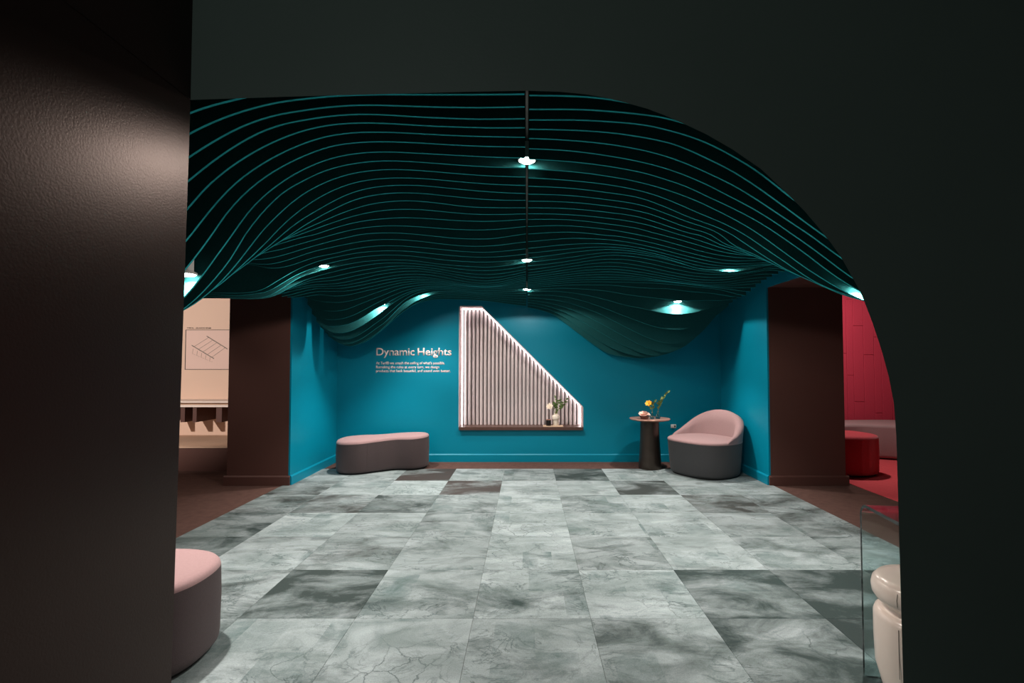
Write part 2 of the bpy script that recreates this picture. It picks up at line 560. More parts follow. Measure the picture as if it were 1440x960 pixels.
# ------------------------------------------------------------------ baffles
SPC, Y0B, TH = 0.128, 1.968, 0.012


def yb(n):
    return Y0B + SPC * n


CR = {'A': (255, 115, 8.47), 'B': (415, 115, 8.47), 'C': (575, 115, 8.47), 'D': (255, 220, 8.47), 'E': (415, 220, 8.47),
      'F': (575, 220, 8.47), 'M': (330, 300, 10.286), 'N': (440, 300, 10.286), 'T': (240, 300, 6.857), 'U': (440, 355, 16),
      'V': (520, 345, 16), 'W': (440, 405, 10.667), 'X': (520, 395, 10.667), 'Y': (640, 350, 10.667), 'Z': (640, 300, 6),
      'G': (740, 115, 8.47), 'H': (740, 220, 8.47), 'I': (900, 150, 8.47), 'J': (900, 250, 8.47), 'K': (1050, 240, 8.47),
      'L': (980, 330, 8.47), 'P': (840, 390, 8.47), 'Q': (740, 300, 6), 'R': (1080, 330, 8), 'S': (940, 360, 14.4), 'O': (0, 0, 1)}
# lower edges of the baffles traced in enlarged views of the photograph: view letter, then x y pairs
LEFT = {
    -1: 'A 110 355 350 275 600 212 O 735 112',
    0: 'A 100 603 400 460 800 320 1100 245 1440 197 C 0 143 700 143 1385 138',
    1: 'A 90 885 400 690 800 490 1100 395 1440 335 B 760 270 1440 285 C 700 298 1385 290',
    2: 'D 70 290 240 150 A 600 780 900 610 1200 500 1440 452 B 740 380 1440 410 C 800 437 1385 432',
    3: 'D 60 625 270 380 500 180 760 0 A 1200 665 B 0 605 400 510 820 483 1440 510 C 700 535 1385 540',
    4: 'D 85 957 300 680 600 350 900 120 1100 0 B 0 768 400 640 900 593 1440 610 C 1385 655',
    5: 'T 205 450 D 335 957 540 660 800 390 1100 170 1430 0 B 400 770 1000 708 1440 720 C 1385 770',
    6: 'T 110 825 290 610 420 430 D 580 957 800 650 1100 370 1440 155 B 280 957 650 860 1030 830 1440 845 C 1250 900',
    7: 'T 110 925 400 650 600 400 D 730 957 1000 620 1200 430 1440 290 E 300 185 700 80 1100 47 1440 60 F 700 105 1380 130',
    8: 'T 300 815 540 590 M 0 755 380 265 D 1150 690 1440 450 E 300 330 700 195 1150 150 1440 160 F 700 210 1380 240',
    9: 'M 150 700 480 390 D 1060 957 1250 770 1440 615 E 300 475 700 310 1100 255 1440 255 F 700 305 1380 340',
    10: 'M 490 470 720 270 E 0 800 300 615 700 420 1100 345 1440 340 F 700 395 1380 437',
    11: 'M 680 385 800 310 E 0 888 300 705 700 515 1100 437 1440 433 F 700 490 1380 518',
    12: 'M 830 315 E 0 915 300 780 700 620 1100 535 1440 527 F 700 595 1380 607',
    13: 'M 800 345 E 0 945 400 800 800 680 1150 630 1440 628 F 700 680 1380 680',
    14: 'M 560 465 1000 335 N 0 310 300 210 600 130 1000 75 1440 60 F 700 765 1380 745',
    15: 'M 400 572 700 510 N 0 385 300 300 700 210 1100 175 1440 185 F 700 870 1380 832',
    16: 'M 280 662 400 660 600 625 N 0 470 400 365 700 300 1000 280 1440 295 Z 0 208 300 212 F 1380 920',
    17: 'M 250 720 450 735 700 690 N 0 550 300 480 600 420 1000 375 1440 390 Z 0 268 300 272 580 240',
    18: 'M 280 745 500 790 750 765 N 0 640 300 580 600 510 1000 465 1440 480 Y 0 25 500 45 1013 0',
    19: 'T 400 762 800 755 900 725 1050 640 M 640 950 900 810 1200 690 N 0 715 600 575 1000 540 1440 550 Y 0 100 533 118 1013 80',
    20: 'T 370 776 820 770 920 755 1100 655 U 500 205 N 600 640 1000 600 1440 615 Y 0 175 533 193 1013 150',
    21: 'T 330 800 940 795 1050 735 1234 620 U 0 460 430 340 900 240 1440 175 V 600 320 1440 400 Y 0 245 533 270 1013 215',
    22: 'T 300 817 980 800 1100 740 1234 670 U 0 555 500 420 900 330 1440 245 V 600 390 1440 455 Y 0 290 533 320 1013 265',
    23: 'U 0 610 400 555 900 440 1440 345 V 700 460 1440 510 Y 0 340 533 380 1013 315',
    24: 'U 0 660 400 630 900 530 1440 428 V 800 510 1440 560 Y 0 380 533 430 1013 350',
    25: 'U 150 715 500 700 900 625 1440 503 V 900 575 1440 610 Y 0 415 533 475 1013 385',
    26: 'U 200 755 600 745 1000 680 1440 585 V 900 645 1440 675 Y 0 460 533 508',
    27: 'U 150 800 500 808 900 765 1440 655 V 1000 705 1440 740 Y 0 495 533 540 1013 440',
    28: 'U 500 872 900 845 1440 732 V 1000 755 1440 775 Y 533 560',
    29: 'W 100 95 320 118 520 100 740 50 950 5 V 1000 800 1440 810 Y 1013 490',
    30: 'W 250 210 420 212 600 180 800 120 960 60 V 1100 840 1440 845',
    31: 'O 426 415 W 100 310 300 345 450 330 650 260 850 180 960 140 X 200 210 400 130 600 80 Y 1013 540',
    32: 'O 432 427 W 100 440 280 470 430 460 640 390 830 290 960 220 X 200 280 400 190 600 125',
    33: 'O 438 440 W 200 560 320 572 480 550 650 490 800 400 960 295 X 150 385 300 305 500 200 600 160 Y 1013 590',
    34: 'O 444 451 W 130 575 260 650 400 672 500 660 650 605 800 520 960 410 X 200 440 370 315 500 235 600 185 Y 0 600 300 645 1013 628',
    35: 'O 450 459 W 360 755 500 765 650 720 800 630 960 510 X 200 555 400 380 550 260 Y 1013 665',
    36: 'O 455 465 W 450 830 620 810 750 745 960 590 X 200 640 400 440 530 320 650 250 Y 1013 702',
    37: 'W 450 850 560 872 680 840 800 775 960 670 X 110 785 350 560 560 390 750 275 940 205 Y 1013 740',
    38: 'X 700 330 940 235 Y 1013 777',
    40: 'X 600 385 780 315 950 278 Y 0 755 533 785 1013 850',
}
RIGHT = {
    -1: 'O 745 112 900 136 1000 172',
    0: 'G 50 153 400 158 700 170 900 188 O 960 160',
    1: 'G 50 320 500 320 1000 345 1440 390 I 250 115 480 175 O 1060 208',
    2: 'G 50 447 600 448 1000 468 1440 512 I 400 290 800 425 1100 580 1440 790 K 130 0 500 290',
    3: 'G 50 558 500 568 1000 600 1440 665 I 400 438 800 610 1100 760 1410 957 K 500 455 950 785',
    4: 'G 50 668 500 690 1000 740 1440 820 I 400 615 800 780 1160 957 K 500 590 R 480 0 820 250',
    5: 'G 150 795 500 815 1000 880 I 0 650 400 760 870 957 J 1000 180 1440 415 R 290 0 620 235 950 480',
    6: 'H 100 30 500 55 1000 115 1440 200 I 580 957 J 260 0 800 215 1440 535 R 130 0 450 225 1030 625',
    7: 'H 50 145 540 175 1000 235 1440 325 J 0 50 700 280 1440 680 L 760 0 1000 175 1440 480 R 450 385 1080 738',
    8: 'H 30 250 500 280 1000 335 1440 425 J 0 150 700 415 1440 800 L 580 0 1070 330 R 540 530 960 695',
    9: 'H 30 350 500 372 1000 430 1440 515 J 0 235 600 470 1200 740 L 430 0 850 280 1050 400 R 500 522 880 685',
    10: 'H 30 445 500 460 1000 515 1440 595 J 0 318 600 530 1100 790 L 300 0 700 235 920 350',
    11: 'H 30 528 500 540 1000 590 1440 670 J 0 398 600 600 1000 780 L 180 0 500 160 600 215',
    12: 'H 30 607 500 617 1000 665 1440 745 J 0 465 600 660 1000 810 L 35 0 400 150 530 195',
    13: 'H 30 680 500 690 1000 735 1440 810 J 0 538 600 710 L 0 55 400 185 560 225',
    14: 'H 30 747 500 750 1000 805 1440 885 J 0 605 600 770 L 0 115 400 220 650 245',
    15: 'H 30 832 400 820 1000 870 1440 950 J 0 680 600 835 L 0 180 400 260 740 285',
    16: 'H 30 920 500 898 1000 945 Q 720 183 J 0 740 L 0 235 450 310 800 300',
    17: 'Q 18 237 400 208 720 222 L 0 280 450 345 850 332',
    18: 'Q 18 293 400 258 720 258 L 0 320 400 375 900 345',
    19: 'Q 18 333 400 295 720 283 L 0 360 350 390',
    20: 'Q 18 375 400 325 720 302 L 0 395 350 405',
    21: 'Q 18 412 400 365 720 330 S 0 75 450 200 750 275 L 210 425 400 440 560 425 750 385 920 352',
    22: 'Q 18 443 400 395 720 350 S 0 145 450 250 1008 328 L 700 430 950 372',
    23: 'Q 18 475 720 385 S 0 235 500 335 1008 370',
    24: 'Q 18 500 720 413 S 0 310 500 400 1008 430 O 1085 379.5 1103 382',
    25: 'Q 18 520 720 445 S 0 375 1008 485 O 1096 385.5',
    26: 'Q 18 540 720 470 S 0 425 1008 535 O 1087.5 389',
    27: 'Q 720 492 S 0 470 1008 580 O 1080 393',
    28: 'Q 18 570 720 515 S 0 510 1008 605 O 1072 398',
    29: 'Q 720 538 S 0 516 1008 625 O 1065 404',
    30: 'Q 18 600 720 555 S 0 522 1008 645 O 1059 410',
    31: 'Q 720 577 S 0 565 1008 670 O 1051 415.6',
    32: 'Q 18 625 720 605 S 0 660 1008 770',
    33: 'Q 300 630 720 660 P 400 210 850 262 1440 275',
    34: 'Q 40 660 300 660 720 740 P 300 320 540 370 700 405 930 435 1100 425 1300 375 1440 335 O 1044 420',
    35: 'Q 18 690 P 0 335 300 450 600 560 800 610 920 618 1150 590 1440 440',
    36: 'Q 18 710 P 0 420 300 570 600 715 850 785 1000 780 1200 690 O 1017 432',
    37: 'Q 18 730 P 0 525 300 690 600 840 800 890 900 880',
    38: 'Q 18 752 P 0 630 300 800 500 890 700 930 830 910 O 1007 437',
    39: 'Q 18 773 P 0 740 200 850 400 920 550 945',
    40: 'Q 18 795 240 860 360 950 P 130 905 300 940 700 935 O 998 440',
}


def control(tab):
    out = []
    for n, s in tab.items():
        cur, num = None, []
        for w in s.split():
            if w in CR:
                cur = CR[w]
            else:
                num.append(float(w))
                if len(num) == 2:
                    px, py = cur[0] + num[0] / cur[2], cur[1] + num[1] / cur[2]
                    num = []
                    x, z = at_y(px, py, yb(n) - TH / 2)
                    out.append((x, yb(n), z, n))
    return out


class TPS:
    def __init__(s, pts, lam=2e-3):
        P = np.array([(p[0], p[1] * 1.4) for p in pts])
        z = np.array([p[2] for p in pts])
        k = len(P)
        A = np.zeros((k + 3, k + 3))
        A[:k, :k] = s.phi(np.linalg.norm(P[:, None] - P[None], axis=2)) + lam * np.eye(k)
        A[:k, k] = 1
        A[:k, k + 1:] = P
        A[k:, :k] = A[:k, k:].T
        s.w = np.linalg.solve(A, np.concatenate([z, np.zeros(3)]))
        s.P = P

    @staticmethod
    def phi(r):
        return np.where(r > 1e-9, r * r * np.log(np.maximum(r, 1e-9)), 0.0)

    def __call__(s, x, y):
        q = np.stack([x, np.full_like(x, y * 1.4)], 1)
        K = s.phi(np.linalg.norm(q[:, None] - s.P[None], axis=2))
        k = len(s.P)
        return K @ s.w[:k] + s.w[k] + q @ s.w[k + 1:]


cl = control(LEFT)
front = [p for p in cl if p[3] <= 21 and not (p[3] >= 19 and p[0] < -1.75)]
rear = [p for p in cl if p[3] >= 16 and not (p[3] <= 18 and p[0] < -1.75)]
front += [(-2.6, yb(n), z, n) for n, z in ((-1, 1.62), (2, 1.62), (5, 1.60), (8, 1.62), (11, 1.80), (14, 2.05), (16, 2.22), (18, 2.28))]
front += [(-3.0, yb(n), z, n) for n, z in ((0, 1.62), (5, 1.62), (9, 1.68), (14, 2.1), (18, 2.28))]
rear += [(-3.3, yb(n), 2.04, n) for n in (19, 20, 21, 22)]
rear += [(-2.68, yb(n), z, n) for n, z in ((24, 2.12), (27, 2.14), (29, 2.16))]
rear += [(-2.3, yb(40), 1.74, 40), (-1.9, yb(40), 2.08, 40), (-2.65, yb(40), 1.80, 40), (-2.3, yb(38.5), 1.69, 38)]
fitA, fitB = TPS(front), TPS(rear)
cr = control(RIGHT)
cr += [(2.62, yb(n), z, n) for n, z in ((-1, 1.70), (2, 1.66), (5, 1.66), (8, 1.68), (10, 1.80), (12, 1.95), (15, 2.10), (18, 2.22), (21, 2.30), (23, 2.335))]
fitR = TPS(cr)
GAP = 0.010


def baffle_mesh(name, x, zb, y):
    k = len(x)
    v, f = [], []
    for yy in (y - TH / 2, y + TH / 2):
        v += [(x[i], yy, zb[i]) for i in range(k)]
        v += [(x[i], yy, CEIL) for i in range(k)]
    b = 2 * k
    for i in range(k - 1):
        f.append((i, i + 1, k + i + 1, k + i))
        f.append((b + i, b + k + i, b + k + i + 1, b + i + 1))
        f.append((i, b + i, b + i + 1, i + 1))
        f.append((k + i, k + i + 1, b + k + i + 1, b + k + i))
    f.append((0, k, b + k, b))
    f.append((k - 1, b + k - 1, b + 2 * k - 1, 2 * k - 1))
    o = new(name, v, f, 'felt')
    o.data.materials.append(M['felt_edge_lit'])       # lower edge, floor bounce painted in as a paler teal
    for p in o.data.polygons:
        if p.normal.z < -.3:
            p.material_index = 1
    return o


ORD = ('first second third fourth fifth sixth seventh eighth ninth tenth eleventh twelfth thirteenth fourteenth fifteenth '
       'sixteenth seventeenth eighteenth nineteenth twentieth twenty-first').split()


def baffle_label(n, first, side):
    end = {'left': ['dipping by entry wall', 'cut flat over aisle', 'ending at teal wall'],
           'right': ['dipping behind arch side', 'ending at teal bulkhead', 'in low bulge']}[side]
    if side == 'left':
        e = end[0] if n <= 18 else end[1] if n <= 22 else end[2]
    else:
        e = end[0] if n <= 9 else end[1] if n <= 32 else end[2]
    if n < 20:
        w = ORD[n - first] + ' from the arch'
    else:
        w = ORD[40 - n] + ' from the niche wall'
    return 'wavy teal baffle %s of rail, %s, %s' % (side, w, e)


for n in range(-1, 41):
    y = yb(n)
    lo = -3.05 if n <= 18 else (-3.3 if n <= 22 else -2.68)
    x = np.linspace(lo, -GAP, 74)
    z = np.clip(fitA(x, y) if n <= 18 else fitB(x, y), 1.5, 2.78)
    o = baffle_mesh('ceiling_baffle', x, z, y)
    tag(o, baffle_label(n, -1, 'left'), 'ceiling baffle', 'wavy teal ceiling baffles left of the rail')
    if n < 0:
        continue
    x = np.linspace(GAP, 2.62, 70)
    z = np.clip(fitR(x, y), 1.48, 2.78)
    o = baffle_mesh('ceiling_baffle', x, z, y)
    tag(o, baffle_label(n, 0, 'right'), 'ceiling baffle', 'wavy teal ceiling baffles right of the rail')

r = thing('lighting_rail', 'thin grey metal lighting rail running in the gap between the baffle halves', 'rail', (0, 4.4, 2.70))
MB().box(-.006, .006, -2.58, 2.68, -.015, .015).build('rail_bar', 'metal', r)
for k in range(4):
    MB().tube([(0, -2.2 + k * 1.45, .015), (0, -2.2 + k * 1.45, CEIL - 2.70)], .004, 6).build('hanger', 'metal', r)


# ------------------------------------------------------------------ lamps between the baffles
def lamp(px, py, n, power, label, x=None):
    y = yb(n)
    lx, lz = at_y(px, py, y)
    if x is not None:
        lx = x
    t = thing('downlight', label, 'lamp', (lx, y, lz), 0, 'downlights set between the baffles')
    MB().lathe([(.030, .10), (.034, .10), (.034, .02), (.050, .012), (.052, .004), (.046, .0), (.044, .002)]).build('housing', 'outlet', t, 40)
    hs = t.children[0]
    MB().lathe([(.0435, .004), (.0435, .0005), (.036, -.006), (.02, -.009), (.004, -.010)]).build('lens', 'lens', hs, 60)
    MB().tube([(0, 0, .10), (0, 0, (2.684 if x == 0.0 else CEIL) - lz)], .006, 8).build('stem', 'metal', t)
    ld = bpy.data.lights.new('downlight_beam', 'SPOT')
    ld.energy = power
    ld.color = (1.0, 0.93, 0.87)
    ld.spot_size = math.radians(92)
    ld.spot_blend = 0.75
    ld.shadow_soft_size = 0.03
    lo = bpy.data.objects.new('downlight_beam', ld)
    lo.location = (0, 0, -.03)
    C.objects.link(lo)
    lo.parent = t
    ls = bpy.data.lights.new('downlight_spill', 'SPOT')       # weak wide spill with a clear cut-off
    ls.energy = power * .34
    ls.color = (1.0, 0.90, 0.82)
    ls.spot_size = math.radians(156)
    ls.spot_blend = 0.12
    ls.shadow_soft_size = 0.02
    lo = bpy.data.objects.new('downlight_spill', ls)
    lo.location = (0, 0, -.016)
    C.objects.link(lo)
    lo.parent = t


PW = 130
lamp(740, 226, 6.5, PW, 'bright downlight on the rail where it nears the arch', 0.0)
lamp(741, 366, 20.5, PW, 'bright downlight on the rail half way to the back wall', 0.0)
lamp(740, 407, 33.5, PW, 'bright downlight on the rail just before the niche wall', 0.0)
lamp(262, 386, 5.5, PW, 'bright downlight at the edge of the brown entry wall')
lamp(455, 374, 20.5, PW, 'bright downlight above the left carpet edge, between baffles')
lamp(537, 427, 33.5, PW, 'downlight behind the bulge of baffles above the kidney bench')
lamp(596, 410, 36.5, PW * .5, 'small downlight beside the bulge, above the white wall lettering')
lamp(1214, 402, 6.5, PW, 'downlight behind the low baffles at the side of the arch')
lamp(1029, 373, 20.5, PW, 'downlight hidden among baffles near the teal bulkhead')
lamp(953, 424, 33.5, PW, 'bright downlight on the bulge of baffles above the side table')

# ------------------------------------------------------------------ slatted niche in the back wall
ND = 0.34
ni = thing('slatted_niche', 'lit recess with white vertical slats and a slanted top in the teal wall', 'niche', (0, YB, 0))
poly = [(NX0, NZB), (NX1, NZB), (NX1, NZR), (NXT, NZT), (NX0, NZT)]
MB().prism_y(poly, ND, ND + .02).build('back_panel', 'backing', ni)
jt = .012


def jamb(a, b, nx, nz):
    """board lining one side of the recess, outside the opening"""
    q = [(a[0], a[1]), (b[0], b[1]), (b[0] + nx * jt, b[1] + nz * jt), (a[0] + nx * jt, a[1] + nz * jt)]
    MB().prism_y(q, -.002, ND).build('jamb', 'jamb', ni)


dv = Vector((NX1 - NXT, NZR - NZT)).normalized()
nv = Vector((-dv.y, dv.x))
if nv.y < 0:
    nv = -nv
jamb((NX0, NZB), (NX0, NZT), -1, 0)
jamb((NX0, NZT), (NXT, NZT), 0, 1)
jamb((NXT, NZT), (NX1, NZR), nv.x, nv.y)
jamb((NX1, NZR), (NX1, NZB), 1, 0)
MB().box(NX0 - .004, NX1 + .004, -.045, ND, NZB - .03, NZB + .012).build('shelf', 'wood', ni)
# led strips along the sides and the head, behind the front edge
s = .012
MB().box(NX0 + .002, NX0 + .002 + s, .225, .250, NZB + .02, NZT - .02).build('led_strip', 'led', ni)
MB().box(NX0 + .02, NXT - .01, .225, .250, NZT - .002 - s, NZT - .002).build('led_strip', 'led', ni)
p0, p1 = Vector((NXT, NZT)) + dv * .02, Vector((NX1, NZR)) - dv * .02
MB().prism_y([tuple(p0 - nv * .002), tuple(p1 - nv * .002), tuple(p1 - nv * (.002 + s)), tuple(p0 - nv * (.002 + s))], .225, .250).build('led_strip', 'led', ni)
MB().box(NX1 - .002 - s, NX1 - .002, .225, .250, NZB + .02, NZR - .01).build('led_strip', 'led', ni)


def head(x):
    return NZT if x <= NXT else NZT + (x - NXT) * (NZR - NZT) / (NX1 - NXT)


nsl = 30
for k in range(nsl):
    xc = NX0 + .055 + (NX1 - NX0 - .085) * k / (nsl - 1)
    hw = .0205
    zt0, zt1 = head(xc - hw) - .02, head(xc + hw) - .02
    ring = []
    for a in range(7):          # half round front
        an = math.pi * a / 6
        ring.append((xc - hw * math.cos(an), ND - .055 - .030 * math.sin(an)))
    ring += [(xc + hw, ND - .005), (xc - hw, ND - .005)]
    mb = MB()
    mb.loft([[(x, y, NZB + .012) for x, y in ring],
             [(x, y, min(head(x) - .02, NZT - .02)) for x, y in ring]])
    mb.build('slat', 'slat', ni, 35)


# things on the niche shelf
SZ = NZB + .012
ty = YB + .04
tx0, tx1 = at_y(764, 595, YB)[0], at_y(792, 595, YB)[0]
tw = (tx1 - tx0) / 2
tray = MB().loft([[(-tw, -.06, 0), (tw, -.06, 0), (tw, .06, 0), (-tw, .06, 0)], [(-tw, -.06, .009), (tw, -.06, .009), (tw, .06, .009), (-tw, .06, .009)],
                  [(-tw + .003, -.057, .012), (tw - .003, -.057, .012), (tw - .003, .057, .012), (-tw + .003, .057, .012)]]).build('serving_tray', 'lightwood')
tray.location = ((tx0 + tx1) / 2, ty, SZ)
tag(tray, 'pale wooden serving board on the niche shelf', 'tray')
cxn = at_y(771.5, 590, YB)[0]
can = thing('candle_jar', 'black candle jar with copper rim on the wooden tray', 'candle', (cxn, ty - .01, SZ + .012))
jar = MB().lathe([(.034, 0), (.037, .004), (.037, .085), (.031, .085), (.031, .075), (.002, .075)], n=24).build('jar', 'candle', can, 40)
MB().lathe([(.0375, .082), (.0385, .084), (.0385, .090), (.031, .090), (.031, .084)], n=24).build('rim', 'copper', jar, 40)
vxn = at_y(782, 590, YB)[0]
vz = thing('tiered_vase', 'cream tiered ceramic vase with white bloom and leaves on the tray', 'vase', (vxn, ty + .005, SZ + .012))
MB().lathe([(.036, 0), (.040, .006), (.040, .085), (.052, .092), (.056, .105), (.056, .135), (.050, .148), (.036, .152), (.036, .170), (.028, .172), (.026, .150), (.004, .15)], n=28).build('vessel', 'ceramic', vz, 40)


def leaf(mb, base, tip, w):
    b, t = Vector(base), Vector(tip)
    d = (t - b)
    side = d.cross(Vector((0.3, 1, 0.2))).normalized() * w
    up = side.cross(d).normalized() * w * .35
    m1, m2 = b + d * .35, b + d * .7
    v = [b, m1 + side, m1 + up * 0.6, m1 - side, m2 + side * .7, m2 + up * .5, m2 - side * .7, t]
    v2 = [p - up * .25 for p in v]
    f = [(0, 1, 2), (0, 2, 3), (1, 4, 5, 2), (2, 5, 6, 3), (4, 7, 5), (5, 7, 6)]
    mb.add(v + v2, f + [tuple(8 + i for i in reversed(q)) for q in f])


def blossom(mb, c, r, n=7, tilt=(0, -.6, .5), layers=2):
    c = Vector(c)
    ax = Vector(tilt).normalized()
    u = ax.orthogonal().normalized()
    w = ax.cross(u)
    for L in range(layers):
        rr = r * (1 - .3 * L)
        for k in range(n):
            a = 2 * math.pi * (k + .5 * L) / n
            d = u * math.cos(a) + w * math.sin(a)
            e = ax.cross(d)
            lift = ax * (.35 + .35 * L) * rr
            b0 = c + d * rr * .15
            mid = c + d * rr * .65 + lift * .5
            tp = c + d * rr + lift
            v = [b0, mid + e * rr * .33, mid - e * rr * .33, tp + e * rr * .14, tp - e * rr * .14, mid + ax * rr * .06]
            mb.add(v + [p - ax * .0012 for p in v],
                   [(0, 1, 5), (0, 5, 2), (1, 3, 5), (5, 3, 4), (5, 4, 2), (6, 11, 7), (6, 8, 11), (7, 11, 9), (11, 10, 9), (11, 8, 10)])


rf = random.Random(11)
st = MB()
lf = MB()
for dx, dz, sgn in ((.03, .22, 1), (.00, .27, 1), (.12, .21, 1), (.15, .25, 1), (-.05, .20, -1), (.08, .16, 1)):
    top = (dx, rf.uniform(-.03, .03), .16 + dz * .85)
    st.tube([(0, 0, .15), (dx * .35, top[1] * .4, .16 + dz * .4), top], .003, 6, .0018)
    for q in range(6):
        t = .45 + .11 * q
        b = Vector((dx * t, top[1] * t, .16 + dz * .85 * t))
        leaf(lf, b, b + Vector((rf.uniform(-.05, .06), rf.uniform(-.04, .03), rf.uniform(.0, .05))), .014)
st.tube([(0, 0, .15), (-.04, -.01, .24), (-.085, -.02, .275)], .003, 6)
sto = st.build('stem', 'stem', vz)
lf.build('foliage', 'leaf', sto)
bl = MB()
blossom(bl, (-.09, -.03, .275), .05, 8, (-.2, -.8, .5), 3)
bl.build('blossom', 'wpetal', sto)


# ------------------------------------------------------------------ wall lettering
def text_mesh(name, s, m, width, x0, z0, y, parent, size=1.0, bold=.006):
    cu = bpy.data.curves.new(name, 'FONT')
    cu.body = s
    cu.size = 1.0
    cu.extrude = 0.0
    cu.offset = bold
    tmp = bpy.data.objects.new(name, cu)
    C.objects.link(tmp)
    bpy.context.view_layer.update()
    dg = bpy.context.evaluated_depsgraph_get()
    me = bpy.data.meshes.new_from_object(tmp.evaluated_get(dg))
    bpy.data.objects.remove(tmp)
    xs_ = [v.co.x for v in me.vertices]
    lo, hi = min(xs_), max(xs_)
    sx = width / (hi - lo)
    for v in me.vertices:
        v.co = Vector(((v.co.x - lo) * sx, 0, v.co.y * size))
    me.materials.clear()
    me.materials.append(M[m])
    bm = bmesh.new(); bm.from_mesh(me)
    for f in bm.faces:
        if f.normal.y > 0:
            f.normal_flip()
    geo = bmesh.ops.extrude_face_region(bm, geom=list(bm.faces))
    for e in geo['geom']:
        if isinstance(e, bmesh.types.BMVert):
            e.co.y -= .002
    bmesh.ops.recalc_face_normals(bm, faces=bm.faces)
    bm.to_mesh(me); bm.free()
    o = bpy.data.objects.new(name, me)
    C.objects.link(o)
    o.location = (x0, y, z0)
    o.parent = parent
    return o


let = thing('wall_lettering', 'white vinyl lettering on the teal wall left of the niche', 'lettering', (0, YB, 0))


def line(name, s, px0, px1, pyb, cap, bold=.006):
    x0, z0 = at_y(px0, pyb, YB)
    x1 = at_y(px1, pyb, YB)[0]
    text_mesh(name, s, 'text', x1 - x0, x0, z0, -.0005, let, cap / 0.70, bold)


line('heading_word', 'Dynamic', 529, 583, 499.5, .108, .016)
line('heading_word', 'Heights', 587.2, 635, 499.5, .108, .016)
line('text_line', 'At Turf\u00ae we smash the ceiling of what\u2019s possible.', 528.8, 625.5, 512.2, .040)
line('text_line', 'Remaking the rules at every turn, we design', 528.8, 617.8, 517.8, .040)
line('text_line', 'products that look beautiful, and sound even better.', 528.8, 633.3, 523.2, .040)

# power outlet with plug
ox, oz = at_y(947, 599, YB)
ot = thing('power_outlet', 'small white wall outlet with plug beside the lounge chair', 'outlet', (ox, YB, oz))
MB().box(-.038, .038, -.006, 0, -.026, .026).build('cover_plate', 'outlet', ot)
MB().box(-.026, -.006, -.034, -.006, -.014, .014).build('plug', 'outlet', ot)
MB().box(.010, .026, -.010, -.006, -.013, .013).build('socket', 'candle', ot)


# ------------------------------------------------------------------ upholstered pieces
def upholstered(name, label, cat, outline, h, loc, rz, m='mauve', side=None, tilt=(0, 0), group=None, seam_at=()):
    t = thing(name, label, cat, loc, rz, group)
    P = [Vector(p[:2]) for p in outline]

    def ring(d, z, lift=True):
        return [(p.x, p.y, z + ((p.x * tilt[0] + p.y * tilt[1]) if lift else 0)) for p in inset(P, d)]
    MB().loft([ring(.035, 0, False), ring(.035, .03, False)]).build('plinth', 'plinth', t)
    rings = [ring(.028, .022, False), ring(.014, .028, False), ring(.005, .04, False), ring(0, .07, False), ring(-.004, h * .6), ring(0, h - .035)]
    body = MB().loft(rings).build('body', side or m, t, 60)
    tops = [ring(.0, h - .035), ring(.004, h - .02), ring(.014, h - .008), ring(.03, h - .001), ring(.06, h + .004), ring(.10, h + .007)]
    MB().loft(tops).build('seat_top', m, t, 60)
    for i in seam_at:
        p = inset(P, -.0035)[i % len(P)]
        q = inset(P, -.0005)[i % len(P)]
        zt = h - .035 + p.x * tilt[0] + p.y * tilt[1]
        MB().tube([(q.x, q.y, .07), (p.x, p.y, h * .6), (q.x, q.y, zt)], .0025, 6).build('seam', side or m, body)
    return t


kid = spline_closed([(-.58, -.02), (-.52, -.24), (-.30, -.31), (-.06, -.22), (.16, -.14), (.38, -.19), (.55, -.10), (.60, .08), (.48, .22), (.24, .25), (-.05, .22), (-.30, .25), (-.50, .19)])
upholstered('kidney_bench', 'mauve wool kidney shaped bench in the left teal corner', 'bench', kid, .44, (-1.92, 6.68, 0), math.radians(13), 'mauve', 'mauve_side', (.03, .02), None, (30, 60))
# pouf by the entry wall
end = spline_closed([(.40, .0), (.34, .20), (.15, .30), (-.2, .28), (-.55, .26), (-.85, .30), (-1.05, .18), (-1.10, 0), (-1.0, -.22), (-.75, -.30), (-.4, -.26), (-.1, -.28), (.2, -.28), (.36, -.17)])
upholstered('upholstered_bench', 'mauve wool bench with rounded end beside the brown entry wall', 'bench', end, .425, (-1.915, 2.40, 0), math.radians(-4), 'mauve', 'mauve_side', (0, 0), None, (152,))

# lounge chair
ch = thing('lounge_chair', 'mauve wool lounge chair with curved sloping back by the right teal wall', 'chair', (2.275, 6.42, 0), math.radians(-56))
NP = 72


def sup(a, rx, ry, e=2.6):
    c, s_ = math.cos(a), math.sin(a)
    return Vector((rx * math.copysign(abs(c) ** (2 / e), c), ry * math.copysign(abs(s_) ** (2 / e), s_)))


out = [sup(2 * math.pi * k / NP, .43, .40) for k in range(NP)]


def cring(d, z):
    return [(p.x, p.y, z) for p in inset(out, d)]


